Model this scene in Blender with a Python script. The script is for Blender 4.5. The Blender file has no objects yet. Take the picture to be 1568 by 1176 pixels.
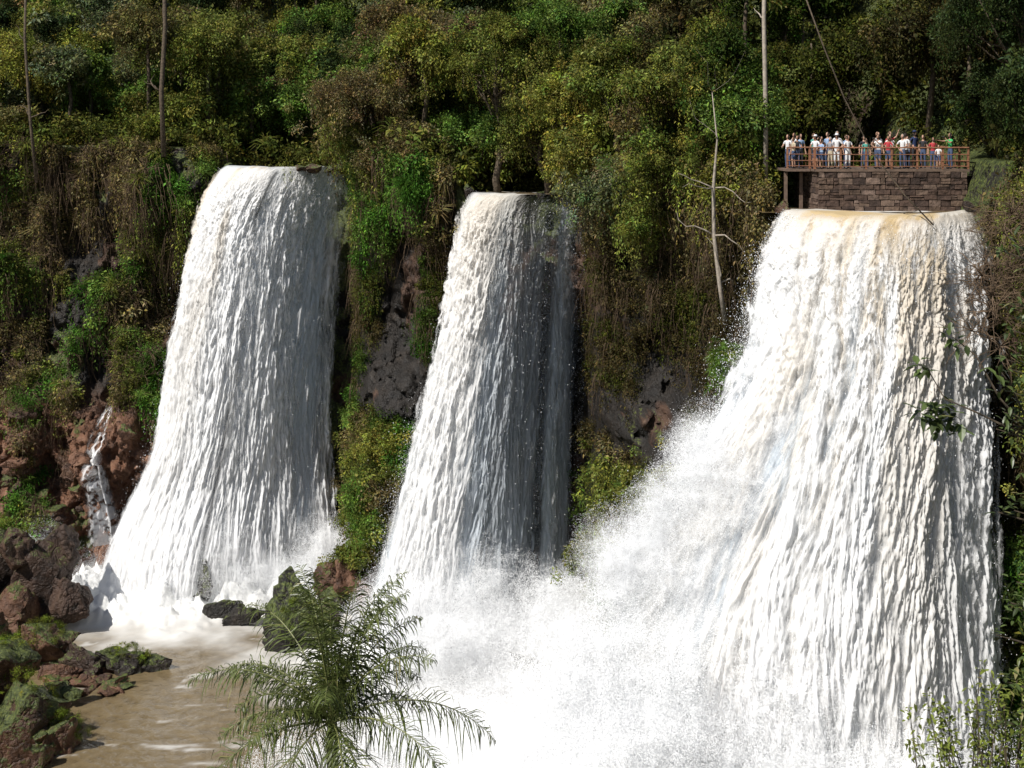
import bpy, math, random
import numpy as np
from mathutils import Vector, Matrix
random.seed(7); rng=np.random.default_rng(11)
scene=bpy.context.scene
try:
    scene.view_settings.view_transform='Standard'; scene.view_settings.look='None'; scene.view_settings.exposure=0
except Exception: pass
# ---------------------------------------------------------------- noise
def _h(ix,iy,iz,s):
    n=(ix.astype(np.uint32)*np.uint32(374761393)+iy.astype(np.uint32)*np.uint32(668265263)+iz.astype(np.uint32)*np.uint32(2246822519)+np.uint32((s*3266489917)&0xffffffff))
    n=(n^(n>>np.uint32(13)))*np.uint32(1274126177)
    n=(n^(n>>np.uint32(16)))*np.uint32(2654435761)
    n=n^(n>>np.uint32(15))
    return n.astype(np.float64)/4294967295.0
def vn(x,y,z=0.0,s=0):
    x,y,z=np.broadcast_arrays(np.asarray(x,float),np.asarray(y,float),np.asarray(z,float))
    x=x+5000;y=y+5000;z=z+5000
    ix=np.floor(x).astype(np.int64);iy=np.floor(y).astype(np.int64);iz=np.floor(z).astype(np.int64)
    fx=x-ix;fy=y-iy;fz=z-iz
    fx=fx*fx*(3-2*fx);fy=fy*fy*(3-2*fy);fz=fz*fz*(3-2*fz)
    r=0
    for a in (0,1):
        for b in (0,1):
            for c in (0,1):
                w=(fx if a else 1-fx)*(fy if b else 1-fy)*(fz if c else 1-fz)
                r=r+w*_h(ix+a,iy+b,iz+c,s)
    return r
def fbm(x,y,z=0.0,o=4,s=0,g=0.5):
    t=0;a=1;n=0;f=1
    for i in range(o):
        t=t+a*vn(np.asarray(x)*f,np.asarray(y)*f,np.asarray(z)*f,s+i*17);n+=a;a*=g;f*=2.03
    return t/n
def sm(a,b,x):
    t=np.clip((np.asarray(x,float)-a)/(b-a),0,1);return t*t*(3-2*t)
# ---------------------------------------------------------------- materials
def newmat(name):
    m=bpy.data.materials.new(name);m.use_nodes=True;nt=m.node_tree;nt.nodes.clear()
    o=nt.nodes.new('ShaderNodeOutputMaterial');return m,nt,o
def N(nt,t,**k):
    n=nt.nodes.new(t)
    for a,b in k.items(): setattr(n,a,b)
    return n
def ramp(nt,st):
    r=N(nt,'ShaderNodeValToRGB');e=r.color_ramp.elements
    while len(e)<len(st): e.new(0.5)
    for i,(p,c) in enumerate(st):
        e[i].position=p;e[i].color=(c[0],c[1],c[2],1)
    return r
def simple(name,col,rough=0.7,var=0.3,scale=8,bump=0.2,metal=0):
    m,nt,o=newmat(name);b=N(nt,'ShaderNodeBsdfPrincipled');tc=N(nt,'ShaderNodeTexCoord');ns=N(nt,'ShaderNodeTexNoise')
    ns.inputs['Scale'].default_value=scale;ns.inputs['Detail'].default_value=5
    nt.links.new(tc.outputs['Object'],ns.inputs['Vector'])
    lo=[c*(1-var) for c in col];hi=[min(1,c*(1+var)) for c in col]
    r=ramp(nt,[(0.3,lo),(0.7,hi)]);nt.links.new(ns.outputs['Fac'],r.inputs['Fac'])
    nt.links.new(r.outputs['Color'],b.inputs['Base Color']);b.inputs['Roughness'].default_value=rough;b.inputs['Metallic'].default_value=metal
    bp=N(nt,'ShaderNodeBump');bp.inputs['Strength'].default_value=bump;bp.inputs['Distance'].default_value=0.05
    nt.links.new(ns.outputs['Fac'],bp.inputs['Height']);nt.links.new(bp.outputs['Normal'],b.inputs['Normal'])
    nt.links.new(b.outputs['BSDF'],o.inputs['Surface']);return m
def leafmat(name,bright=1.0):
    m,nt,o=newmat(name)
    at=N(nt,'ShaderNodeAttribute',attribute_type='INSTANCER',attribute_name='tint')
    lv=N(nt,'ShaderNodeAttribute',attribute_type='GEOMETRY',attribute_name='lv')
    mul=N(nt,'ShaderNodeVectorMath',operation='MULTIPLY');nt.links.new(at.outputs['Color'],mul.inputs[0]);nt.links.new(lv.outputs['Color'],mul.inputs[1])
    oi=N(nt,'ShaderNodeObjectInfo');mr=N(nt,'ShaderNodeMapRange');mr.inputs['To Min'].default_value=0.6*bright;mr.inputs['To Max'].default_value=1.45*bright
    nt.links.new(oi.outputs['Random'],mr.inputs['Value'])
    sc=N(nt,'ShaderNodeVectorMath',operation='SCALE');nt.links.new(mul.outputs[0],sc.inputs[0]);nt.links.new(mr.outputs[0],sc.inputs['Scale'])
    d=N(nt,'ShaderNodeBsdfDiffuse')
    t=N(nt,'ShaderNodeBsdfTranslucent');mx=N(nt,'ShaderNodeMixShader');mx.inputs[0].default_value=0.2
    nt.links.new(sc.outputs[0],d.inputs['Color']);nt.links.new(sc.outputs[0],t.inputs['Color'])
    nt.links.new(d.outputs[0],mx.inputs[1]);nt.links.new(t.outputs[0],mx.inputs[2]);nt.links.new(mx.outputs[0],o.inputs['Surface']);return m
M_leaf=leafmat('leaf_green')
def rockmat():
    m,nt,o=newmat('basalt_rock');b=N(nt,'ShaderNodeBsdfPrincipled');g=N(nt,'ShaderNodeNewGeometry')
    n1=N(nt,'ShaderNodeTexNoise');n1.inputs['Scale'].default_value=0.9;n1.inputs['Detail'].default_value=8;n1.inputs['Roughness'].default_value=0.65
    n2=N(nt,'ShaderNodeTexNoise');n2.inputs['Scale'].default_value=6;n2.inputs['Detail'].default_value=6
    vo=N(nt,'ShaderNodeTexVoronoi',feature='DISTANCE_TO_EDGE');vo.inputs['Scale'].default_value=0.7
    wn=N(nt,'ShaderNodeTexNoise');wn.inputs['Scale'].default_value=0.9;wn.inputs['Detail'].default_value=6
    wa=N(nt,'ShaderNodeVectorMath',operation='ADD');ws=N(nt,'ShaderNodeVectorMath',operation='SCALE');ws.inputs['Scale'].default_value=2.2
    for n in (n1,n2,wn): nt.links.new(g.outputs['Position'],n.inputs['Vector'])
    nt.links.new(wn.outputs['Color'],ws.inputs[0]);nt.links.new(g.outputs['Position'],wa.inputs[0]);nt.links.new(ws.outputs[0],wa.inputs[1]);nt.links.new(wa.outputs[0],vo.inputs['Vector'])
    dk=ramp(nt,[(0.3,(0.008,0.007,0.006)),(0.55,(0.022,0.017,0.013)),(0.75,(0.055,0.042,0.031))]);nt.links.new(n1.outputs['Fac'],dk.inputs['Fac'])
    rd=ramp(nt,[(0.3,(0.06,0.030,0.018)),(0.5,(0.19,0.085,0.044)),(0.72,(0.36,0.20,0.12))]);nt.links.new(n1.outputs['Fac'],rd.inputs['Fac'])
    ra=N(nt,'ShaderNodeAttribute',attribute_name='red')
    mx=N(nt,'ShaderNodeMix',data_type='RGBA');nt.links.new(ra.outputs['Fac'],mx.inputs[0]);nt.links.new(dk.outputs[0],mx.inputs[6]);nt.links.new(rd.outputs[0],mx.inputs[7])
    ma=N(nt,'ShaderNodeAttribute',attribute_name='moss')
    sp=N(nt,'ShaderNodeSeparateXYZ');nt.links.new(g.outputs['Normal'],sp.inputs[0])
    ad=N(nt,'ShaderNodeMath',operation='MULTIPLY_ADD');nt.links.new(sp.outputs['Z'],ad.inputs[0]);ad.inputs[1].default_value=0.3;nt.links.new(n1.outputs['Fac'],ad.inputs[2])
    ad1=N(nt,'ShaderNodeMath',operation='MULTIPLY_ADD');nt.links.new(n2.outputs['Fac'],ad1.inputs[0]);ad1.inputs[1].default_value=0.5;nt.links.new(ad.outputs[0],ad1.inputs[2])
    ad2=N(nt,'ShaderNodeMath',operation='ADD');nt.links.new(ad1.outputs[0],ad2.inputs[0]);nt.links.new(ma.outputs['Fac'],ad2.inputs[1])
    st=N(nt,'ShaderNodeMapRange');st.inputs['From Min'].default_value=1.30;st.inputs['From Max'].default_value=1.42;nt.links.new(ad2.outputs[0],st.inputs['Value'])
    mc=ramp(nt,[(0.3,(0.025,0.036,0.010)),(0.5,(0.065,0.085,0.02)),(0.7,(0.14,0.16,0.035))]);nt.links.new(n2.outputs['Fac'],mc.inputs['Fac'])
    m2=N(nt,'ShaderNodeMix',data_type='RGBA');nt.links.new(st.outputs[0],m2.inputs[0]);nt.links.new(mx.outputs[2],m2.inputs[6]);nt.links.new(mc.outputs[0],m2.inputs[7])
    nt.links.new(m2.outputs[2],b.inputs['Base Color']);b.inputs['Roughness'].default_value=0.6
    e=N(nt,'ShaderNodeMath',operation='MINIMUM');e.inputs[1].default_value=0.08;nt.links.new(vo.outputs['Distance'],e.inputs[0])
    hh=N(nt,'ShaderNodeMath',operation='MULTIPLY_ADD');nt.links.new(e.outputs[0],hh.inputs[0]);hh.inputs[1].default_value=3.0;nt.links.new(n1.outputs['Fac'],hh.inputs[2])
    bp=N(nt,'ShaderNodeBump');bp.inputs['Strength'].default_value=0.8;bp.inputs['Distance'].default_value=0.5;nt.links.new(hh.outputs[0],bp.inputs['Height'])
    bp2=N(nt,'ShaderNodeBump');bp2.inputs['Strength'].default_value=0.7;bp2.inputs['Distance'].default_value=0.15;nt.links.new(n2.outputs['Fac'],bp2.inputs['Height']);nt.links.new(bp.outputs[0],bp2.inputs['Normal'])
    nt.links.new(bp2.outputs[0],b.inputs['Normal']);nt.links.new(b.outputs[0],o.inputs['Surface']);return m
M_rock=rockmat()
def watermat(name,col,trl=0.35):
    m,nt,o=newmat(name)
    al=N(nt,'ShaderNodeAttribute',attribute_name='dens');ta=N(nt,'ShaderNodeAttribute',attribute_name='tan')
    mx=N(nt,'ShaderNodeMix',data_type='RGBA');nt.links.new(ta.outputs['Fac'],mx.inputs[0]);mx.inputs[6].default_value=(*col,1);mx.inputs[7].default_value=(0.60,0.46,0.26,1)
    b=N(nt,'ShaderNodeBsdfDiffuse')
    t=N(nt,'ShaderNodeBsdfTranslucent');nt.links.new(mx.outputs[2],b.inputs['Color']);nt.links.new(mx.outputs[2],t.inputs['Color'])
    m1=N(nt,'ShaderNodeMixShader');m1.inputs[0].default_value=trl;nt.links.new(b.outputs[0],m1.inputs[1]);nt.links.new(t.outputs[0],m1.inputs[2])
    tr=N(nt,'ShaderNodeBsdfTransparent');m2=N(nt,'ShaderNodeMixShader');nt.links.new(al.outputs['Fac'],m2.inputs[0]);nt.links.new(tr.outputs[0],m2.inputs[1]);nt.links.new(m1.outputs[0],m2.inputs[2])
    nt.links.new(m2.outputs[0],o.inputs['Surface']);return m
M_fallB=watermat('falling_water_inner',(0.64,0.70,0.76),.12);M_fall=watermat('falling_water',(0.96,0.965,0.97),.2)  # inner layer tinted grey-blue: painted shade and depth behind the white strands
def poolmat():
    m,nt,o=newmat('river_water')
    fo=N(nt,'ShaderNodeAttribute',attribute_name='foam');g=N(nt,'ShaderNodeNewGeometry')
    n=N(nt,'ShaderNodeTexNoise');n.inputs['Scale'].default_value=1.2;n.inputs['Detail'].default_value=7;nt.links.new(g.outputs['Position'],n.inputs['Vector'])
    c=ramp(nt,[(0.3,(0.14,0.102,0.052)),(0.7,(0.21,0.16,0.09))]);nt.links.new(n.outputs['Fac'],c.inputs['Fac'])
    b=N(nt,'ShaderNodeBsdfPrincipled');nt.links.new(c.outputs[0],b.inputs['Base Color']);b.inputs['Roughness'].default_value=0.25
    bp=N(nt,'ShaderNodeBump');bp.inputs['Strength'].default_value=0.6;bp.inputs['Distance'].default_value=0.3;nt.links.new(n.outputs['Fac'],bp.inputs['Height']);nt.links.new(bp.outputs[0],b.inputs['Normal'])
    w=N(nt,'ShaderNodeBsdfDiffuse');w.inputs['Color'].default_value=(0.92,0.92,0.90,1)
    mx=N(nt,'ShaderNodeMixShader');nt.links.new(fo.outputs['Fac'],mx.inputs[0]);nt.links.new(b.outputs[0],mx.inputs[1]);nt.links.new(w.outputs[0],mx.inputs[2]);nt.links.new(mx.outputs[0],o.inputs['Surface']);return m
M_pool=poolmat()
M_bark=simple('tree_bark',(0.10,0.075,0.05),0.9,0.5,6,0.6)
M_pale=simple('pale_bark',(0.36,0.31,0.25),0.85,0.35,5,0.4)
M_twig=simple('dry_twig',(0.15,0.10,0.06),0.9,0.5,5,0.2)
def dropmat():
    m,nt,o=newmat('water_droplets');d=N(nt,'ShaderNodeBsdfDiffuse');t=N(nt,'ShaderNodeBsdfTranslucent');mx=N(nt,'ShaderNodeMixShader');mx.inputs[0].default_value=.25
    d.inputs[0].default_value=(.96,.97,.98,1);t.inputs[0].default_value=(.96,.97,.98,1)
    nt.links.new(d.outputs[0],mx.inputs[1]);nt.links.new(t.outputs[0],mx.inputs[2]);nt.links.new(mx.outputs[0],o.inputs['Surface']);return m
M_drop=dropmat()
# ---------------------------------------------------------------- mesh helpers
def mesh_obj(name,v,f,mat=None,smooth=True,parent=None,link=True):
    me=bpy.data.meshes.new(name);v=np.asarray(v,dtype=np.float32)
    if isinstance(f,np.ndarray):
        k=f.shape[1];me.vertices.add(len(v));me.vertices.foreach_set('co',v.ravel())
        me.loops.add(f.size);me.loops.foreach_set('vertex_index',f.astype(np.int32).ravel())
        me.polygons.add(len(f));me.polygons.foreach_set('loop_start',np.arange(0,f.size,k,dtype=np.int32));me.polygons.foreach_set('loop_total',np.full(len(f),k,dtype=np.int32))
        me.update(calc_edges=True);me.validate()
    else:
        me.from_pydata([tuple(map(float,a)) for a in v],[],f);me.update()
    if smooth: me.polygons.foreach_set('use_smooth',np.ones(len(me.polygons),dtype=bool))
    if mat: me.materials.append(mat)
    ob=bpy.data.objects.new(name,me)
    if link: scene.collection.objects.link(ob)
    if parent: ob.parent=parent
    return ob
def fattr(ob,name,a):
    at=ob.data.attributes.new(name,'FLOAT','POINT');at.data.foreach_set('value',np.asarray(a,dtype=np.float32).ravel())
def gridf(nr,nc):
    i=np.arange(nr-1)[:,None]*nc+np.arange(nc-1)[None,:];i=i.ravel()
    return np.stack([i,i+1,i+nc+1,i+nc],1)
class MB:
    def __init__(s): s.v=[];s.f=[];s.m=[];s.n=0
    def add(s,v,f,mi=0):
        s.v.extend([tuple(a) for a in v]);s.f.extend([tuple(i+s.n for i in q) for q in f]);s.m.extend([mi]*len(f));s.n+=len(v)
    def tube(s,pts,rad,seg=7,mi=0):
        pts=[Vector(p) for p in pts];v=[];f=[]
        for i,p in enumerate(pts):
            d=(pts[min(i+1,len(pts)-1)]-pts[max(i-1,0)]).normalized()
            a=d.cross(Vector((0,0,1))).normalized() if abs(d.z)<=0.9 else (Vector((1,0,0))-d*d.x).normalized()
            b=d.cross(a)
            for k in range(seg):
                t=2*math.pi*k/seg;v.append(p+(a*math.cos(t)+b*math.sin(t))*rad[i])
        for i in range(len(pts)-1):
            for k in range(seg):
                k2=(k+1)%seg;f.append((i*seg+k,i*seg+k2,(i+1)*seg+k2,(i+1)*seg+k))
        f.append(tuple(range(seg))[::-1]);f.append(tuple((len(pts)-1)*seg+k for k in range(seg)))
        s.add(v,f,mi)
    def box(s,c,h,mi=0,jit=0):
        v=[];cx,cy,cz=c;hx,hy,hz=h
        for z in(-1,1):
            for y in(-1,1):
                for x in(-1,1): v.append((cx+x*hx+random.uniform(-jit,jit),cy+y*hy+random.uniform(-jit,jit),cz+z*hz+random.uniform(-jit,jit)))
        s.add(v,[(0,2,3,1),(4,5,7,6),(0,1,5,4),(2,6,7,3),(0,4,6,2),(1,3,7,5)],mi)
    def obj(s,name,mats,smooth=True,parent=None):
        ob=mesh_obj(name,s.v,s.f,None,smooth,parent)
        for m in mats: ob.data.materials.append(m)
        ob.data.polygons.foreach_set('material_index',np.array(s.m,dtype=np.int32));return ob
# ---------------------------------------------------------------- terrain
CX=[-400,-120,-60,-41,-28,-22.8,-21.4,-12,-11,-9,-5,-3.4,-2.8,4.8,5.6,8,11,13.0,14,22.4,24.4,27,31,40,60,120,400]
CY=[160,135,114,111,109.5,108.5,108.3,108,101,97,95,95,94.5,94.5,88,82,77,72.5,71.5,69.5,65,58,50,30,0,-60,-200]
TX=[-400,-60,-28,-22.6,-21.6,-12.0,-11.2,-9,-4.2,-3.2,4.8,5.6,12.5,13.6,22.9,24.0,40,400]
TZ=[36,33,32.8,32.5,31.0,31.0,32.5,32.3,31.5,29.6,29.6,31.8,31.8,29.7,29.7,32.5,33,34]
FX=[-400,-60,-28,-23,-21.5,-12,-11,-9,-5,-3.2,4.8,6,10,13,14,22.4,24.5,30,400]
FF=[8,8,6,3.5,1.0,1.0,2.5,5,3.5,0.8,0.8,4,6,5,2.5,1.5,4,5,8]
def Yc(x): return np.interp(x,CX,CY)
def Zt(x): return np.interp(x,TX,TZ)
def infall(x):
    x=np.asarray(x,float)
    return ((x>-21.9)&(x<-11.9))|((x>-3.1)&(x<4.9))|((x>13.6)&(x<23.0))
def face(x,p):
    x=np.asarray(x,float);p=np.asarray(p,float)
    z=Zt(x)*(1-p)+(-2)*p
    fw=np.interp(x,FX,FF)
    y=Yc(x)-fw*p**1.4+np.minimum(fw,5)*0.45*np.sin(np.pi*np.clip(p/0.6,0,1))
    amp=sm(0,0.06,p)*np.clip(0.35+fw*0.35,0.4,1.6)
    blk=np.floor(fbm(x*0.35,z*0.30,0.0,3,5)*9)/9;blk2=np.floor(fbm(x*1.3,z*0.7,0.0,3,6)*7)/7
    y=y-amp*((fbm(x*0.22,y*0.1,z*0.2,5,3)-0.5)*4.5+(blk-0.5)*3.0+(blk2-.5)*1.3+(fbm(x*1.6,0,z*1.2,4,9)-0.5)*1.0)
    return x,y,z
def rise(b,x,y): return 27*sm(12,75,b)+(fbm(x*0.08,y*0.08,0,3,21)-0.5)*4*sm(4,20,b)
xs=np.concatenate([np.linspace(-400,-62,18),np.linspace(-58,36,640),np.linspace(40,400,18)])
rowsP=[]
for b in [600,300,150,110,85,70,60,50,42,35,29,24,20,16,13,10.5,8.5,7,5.5,4.2,3,2,1.2,0.5]:
    y=Yc(xs)+b;rowsP.append(np.stack([xs,y,Zt(xs)+rise(b,xs,y)],1))
for p in np.linspace(0,1,190):
    rowsP.append(np.stack(face(xs,p),1))
yb=rowsP[-1][:,1]
bk=np.minimum(36,yb-10)
for t in (0.3,0.7,1.0):
    rowsP.append(np.stack([xs,yb+(bk-yb)*t,np.full_like(xs,-2.5)],1))
for t in np.linspace(0.03,1,30):
    y=bk-34*t;rowsP.append(np.stack([xs,y,-2.5+34*t+(fbm(xs*0.3,y*0.3,0,4,31)-0.5)*2.0*(t<0.95)*sm(0,0.2,t)],1))
for t in (40,150,400): rowsP.append(np.stack([xs,bk-34-t,np.full_like(xs,31.5)],1))
V=np.array(rowsP);nr,nc=V.shape[:2]
ground=mesh_obj('ground',V.reshape(-1,3),gridf(nr,nc),M_rock)
P=V.reshape(-1,3)
red=np.clip(sm(15,11.5,P[:,2])*sm(-20,-24,P[:,0])*(.55+.9*fbm(P[:,0]*.5,0,P[:,2]*.5,3,70))+0.6*sm(-3,-6,P[:,0])*sm(-13,-11,P[:,0])*sm(9,5,P[:,2])+0.45*sm(11,12.5,P[:,0])*sm(15,14,P[:,0])+0.3*(fbm(P[:,0]*.2,P[:,1]*.2,P[:,2]*.2,3,77)>0.57),0,1)
moss=np.where((P[:,2]>27)|(P[:,1]<45),0.5,0.0)+0.5*sm(0.5,0.7,fbm(P[:,0]*.4,0,P[:,2]*.12,3,88))+0.55*(infall(P[:,0])&(P[:,0]<-8))
fattr(ground,'red',red);fattr(ground,'moss',moss)
# ---------------------------------------------------------------- waterfalls
def fallfn(L,R,bulge,VL,VR,zl,zb,flare=None,skew=1.0):
    L=np.array(L);R=np.array(R);VL=np.array(VL);VR=np.array(VR)
    def f(u,T):
        u=np.asarray(u,float);T=np.asarray(T,float)
        x=L[0]+(R[0]-L[0])*u;y=L[1]+(R[1]-L[1])*u-bulge*np.sin(np.pi*np.clip(u,0,1)**skew)
        vx=VL[0]+(VR[0]-VL[0])*u;vy=VL[1]+(VR[1]-VL[1])*u
        Tp=np.maximum(T,0);dr=4.9*Tp**2
        x=x+vx*T;y=y+vy*T;z=zl-dr
        if flare is not None:
            fx,fy=flare(np.clip(u,0,1),dr);x=x+fx;y=y+fy
        return x,y,z
    f.Tm=math.sqrt((zl-zb)/4.9);f.W=float(np.hypot(*(R-L)));f.zl=zl
    return f
fl=fallfn((-21.5,106.6),(-11.9,107.4),3.4,(-2.2,-1.5),(-0.9,-0.5),31.3,0,lambda u,d:(-2.6*(1-u)**3*sm(18,29,d)+0.9*u**3*sm(18,29,d),-1.6*sm(22,29,d)),.8)
fm=fallfn((-2.6,92.6),(4.8,94.0),2.8,(-1.45,-1.2),(-0.25,-0.2),29.9,0,lambda u,d:(-3.4*(1-u)**2.5*sm(6,30,d),0*d),.75)
fr=fallfn((13.75,70.6),(22.8,69.4),3.9,(-2.0,-1.8),(-0.25,-2.3),30.0,0,lambda u,d:(-7.4*(1-u)**2.2*sm(6,21,d),-1.5*sm(10,25,d)*(1-u)))
def build_fall(name,f,envs,nu,nv,seed,tanf):
    root=None
    for li,(off,env,amp,mat) in enumerate(envs):
        u=np.linspace(0,1,nu)[None,:];T=np.linspace(-0.9,f.Tm,nv)[:,None]
        u,T=np.broadcast_arrays(u,T);dr=4.9*np.maximum(T,0)**2
        s=seed+li*37
        uu=u+0.024*(fbm(u*f.W*0.9,T*4,0,4,s)-0.5)*sm(0.2,1.2,T)
        x,y,z=f(uu,T)
        m=u*f.W
        warp=(fbm(m*0.6,T*2.2,0,4,s+5)-0.5)
        ph=vn(m*1.5,0,0,s+9)*3.0
        strand=fbm(m*2.1+warp*1.0,T*0.8,0,4,s+1,0.6)
        clump=fbm(m*2.6+warp*2.0,T*5.0+ph,0,5,s+2,0.68)
        fine=fbm(m*9+warp*4,T*17+ph*2,0,4,s+3,0.75)
        lip=(fbm(m*1.3,0,0,4,s+14)-.5)*.35*np.exp(-T*T*6)
        g=sm(0.05,0.9,T)
        h=((strand-0.5)*0.5+(clump-0.5)*0.6*sm(0.2,1.3,T)+(fine-0.5)*0.55)*g*amp+off*sm(-0.1,0.7,T)
        x2,y2,_=f(np.clip(u+.01,0,1),T);x1,y1,_=f(np.clip(u-.01,0,1),T)
        tx=x2-x1;ty=y2-y1;ln=np.hypot(tx,ty)+1e-9;nx=ty/ln;ny=-tx/ln
        x=x+nx*h;y=y+ny*h;z=z+lip
        ob=mesh_obj(name if li==0 else 'sheet_%d'%li,np.stack([x,y,z],-1).reshape(-1,3),gridf(nv,nu),mat)
        a=env(u,T,dr,strand,clump,fine)
        fattr(ob,'dens',np.clip(a,0,1));fattr(ob,'tan',np.clip(tanf(u,T,dr,fbm(m*.55+3,T*.5,0,3,s+12),fine),0,1))
        if li==0: root=ob
        else: ob.parent=root
    return root
def edge(u,w0=0.03,w1=0.03): return sm(0,w0,u)*sm(1,1-w1,u)
def dens(a,st,clump,fine,soft=0.16):
    n=st*0.26+clump*0.38+fine*0.36
    return sm(-soft,soft,n-(0.74-0.5*a))
def gapl(u,T):
    c1=0.47-0.02*T+0.015*np.sin(T*5);c2=0.70
    return np.exp(-((u-c1)/0.016)**2)*sm(0.1,0.3,T)*(1-0.9*sm(0.8,1.1,T)*sm(1.9,1.7,T))*0.9+0.85*np.exp(-((u-c2)/0.028)**2)*sm(.8,0.3,T)
def ragged(u,c,f,w=.07): return sm(0,w,u-.06*(c-.35)*2)*sm(0,w,1-u-.06*(f-.35)*2)
def el0(u,T,d,st,c,f):
    a=1.15-0.4*gapl(u,T)-0.75*sm(0.78,1.0,u)*sm(30,10,d)
    return dens(a,st,c,f)*edge(u,0.03,0.12)*(1-.8*gapl(u,T))*sm(30,26,d+2*c)
def el1(u,T,d,st,c,f):
    a=0.70+0.25*sm(0.5,0.0,u)-0.36*sm(0.5,.8,u)+.16*np.sin(u*19+st*3)
    return dens(a,st,c,f,.18)*ragged(u,c,f,.05)*sm(0,0.25,T)*(1-.95*gapl(u,T))
def el2(u,T,d,st,c,f):
    a=0.54+0.3*sm(0.5,0.0,u)-0.30*sm(0.45,.8,u)+.16*np.sin(u*19+st*3)+.2*sm(10,25,d)
    return dens(a,st,c,f,.12)*ragged(u,c,f,.02)*sm(0.2,0.7,T)*(1-.95*gapl(u,T))
def tl(u,T,d,b,c): return 0.6*sm(0.45,0.6,b)*np.exp(-d/9)*sm(0.5,0.2,u)+0.2*np.exp(-d/2)
build_fall('waterfall',fl,[(0,el0,0.6,M_fallB),(0.25,el1,0.8,M_fall),(.5,el2,1.0,M_fall)],360,480,100,tl)
def strandR(u,T): return np.exp(-((u-(0.88-0.03*T))/0.05)**2)
def em0(u,T,d,st,c,f):
    a=1.1-0.9*sm(0.30,0.52,u)+0.6*strandR(u,T)+0.12*sm(1.0,2.2,T)
    thin=0.6*sm(0.25,0.4,u)*sm(1.0,0.9,u)*sm(0.1,0.8,T)*(1-.6*np.exp(-((u-.74)/.06)**2))
    return np.maximum(dens(a,st,c,f),thin*(0.45+1.1*st))*edge(u,0.05,0.06)*sm(29,25,d+2*c)
def em1(u,T,d,st,c,f):
    a=0.70-0.8*sm(0.22,0.45,u)+0.45*strandR(u,T)
    return dens(a,st,c,f,.18)*ragged(u,c,f,.04)*sm(0,0.25,T)
def em2(u,T,d,st,c,f):
    a=0.56-0.65*sm(0.2,0.42,u)+0.4*strandR(u,T)
    return dens(a,st,c,f,.07)*ragged(u,c,f,.01)*sm(0.2,.6,T)
def tm(u,T,d,b,c): return 0.45*np.exp(-d/7)*sm(0.5,0.2,abs(u-0.35))
build_fall('waterfall',fm,[(0,em0,0.6,M_fallB),(0.25,em1,0.8,M_fall),(.45,em2,1.1,M_fall)],320,480,200,tm)
def diss(u,d): return 1-0.9*sm(0.30,0.02,u)*sm(8,15,d)
def er0(u,T,d,st,c,f): return np.maximum(dens(1.2-0.5*sm(0.85,1,u),st,c,f),0.95*sm(1.0,0.85,u))*edge(u,0.02,0.05)*(1-sm(.22,.04,u+.15*(c-.5))*sm(9,15,d))*sm(28.5,22,d+3*c)
def er1(u,T,d,st,c,f):
    a=0.68+0.3*(st-.5)*2-0.25*sm(0.8,1,u)+.15*sm(12,24,d)
    return dens(a,st,c,f,.18)*ragged(u,c,f,.04)*sm(0,0.3,T)*diss(u,d)*sm(29,22,d+3*c)
def er2(u,T,d,st,c,f):
    a=0.54+0.3*(st-.5)*2+0.15*sm(0.3,0,u)+.1*sm(12,24,d)-.15*sm(.8,1,u)
    return dens(a,st,c,f,.10)*ragged(u,c,f,.02)*sm(0.25,0.8,T)*diss(u,d)
def tr_(u,T,d,b,c): return (0.85*sm(0.42,0.60,b)*np.exp(-d/10)*sm(0.06,0.16,u)*sm(1.0,0.75,u)+0.6*np.exp(-d/1.2))*(0.55+c*0.6)
build_fall('waterfall',fr,[(0,er0,0.7,M_fallB),(0.35,er1,0.9,M_fall),(0.7,er2,1.1,M_fall)],520,560,300,tr_)
nu,nv=50,200
t=np.linspace(0,1,nv)[:,None];u=np.linspace(0,1,nu)[None,:];t,u=np.broadcast_arrays(t,u)
zz=13.2-10*t;xx=-30.6+(u-0.5)*(0.9+1.9*t)-0.4*np.sin(t*5)
pp=(Zt(xx)-zz)/(Zt(xx)+2);_,yy,_=face(xx,pp)
yy=np.minimum(yy-0.35,np.minimum.accumulate(yy,axis=0)+.6)-0.4*fbm(u*6,t*18,0,3,44)
c=fbm(u*5,t*22,0,4,45,0.6)
ob=mesh_obj('small_cascade',np.stack([xx,yy,zz],-1).reshape(-1,3),gridf(nv,nu),M_fall)
fattr(ob,'dens',np.clip(sm(0.38,0.6,c+0.1*t)*edge(u,0.3,0.3)*sm(0,0.05,t)*0.8,0,1));fattr(ob,'tan',np.zeros(nu*nv))
def river(name,x0,x1,y0,y1,z):
    gx=np.linspace(x0,x1,60);gy=np.linspace(y0,y1,30);X,Y=np.meshgrid(gx,gy)
    o=mesh_obj(name,np.stack([X,Y,z+0.05*fbm(X,Y,0,3,3)],-1).reshape(-1,3),gridf(30,60),M_pool)
    fattr(o,'foam',0.6*sm(0.5,0.7,fbm(X*1.2,Y*0.6,0,4,8)));return o
river('upper_river',12.6,23.8,70.6,75,29.86)
river('upper_river',-22,-11.5,107.6,113,31.1);river('upper_river',-3.3,5,94.2,99,29.7)
gx=np.linspace(-60,36,620);gy=np.linspace(34,114,420);X,Y=np.meshgrid(gx,gy)
foam=np.zeros_like(X);hgt=np.zeros_like(X)
wob=(fbm(X*0.35,Y*0.35,0,5,61)-0.5)*7
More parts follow.
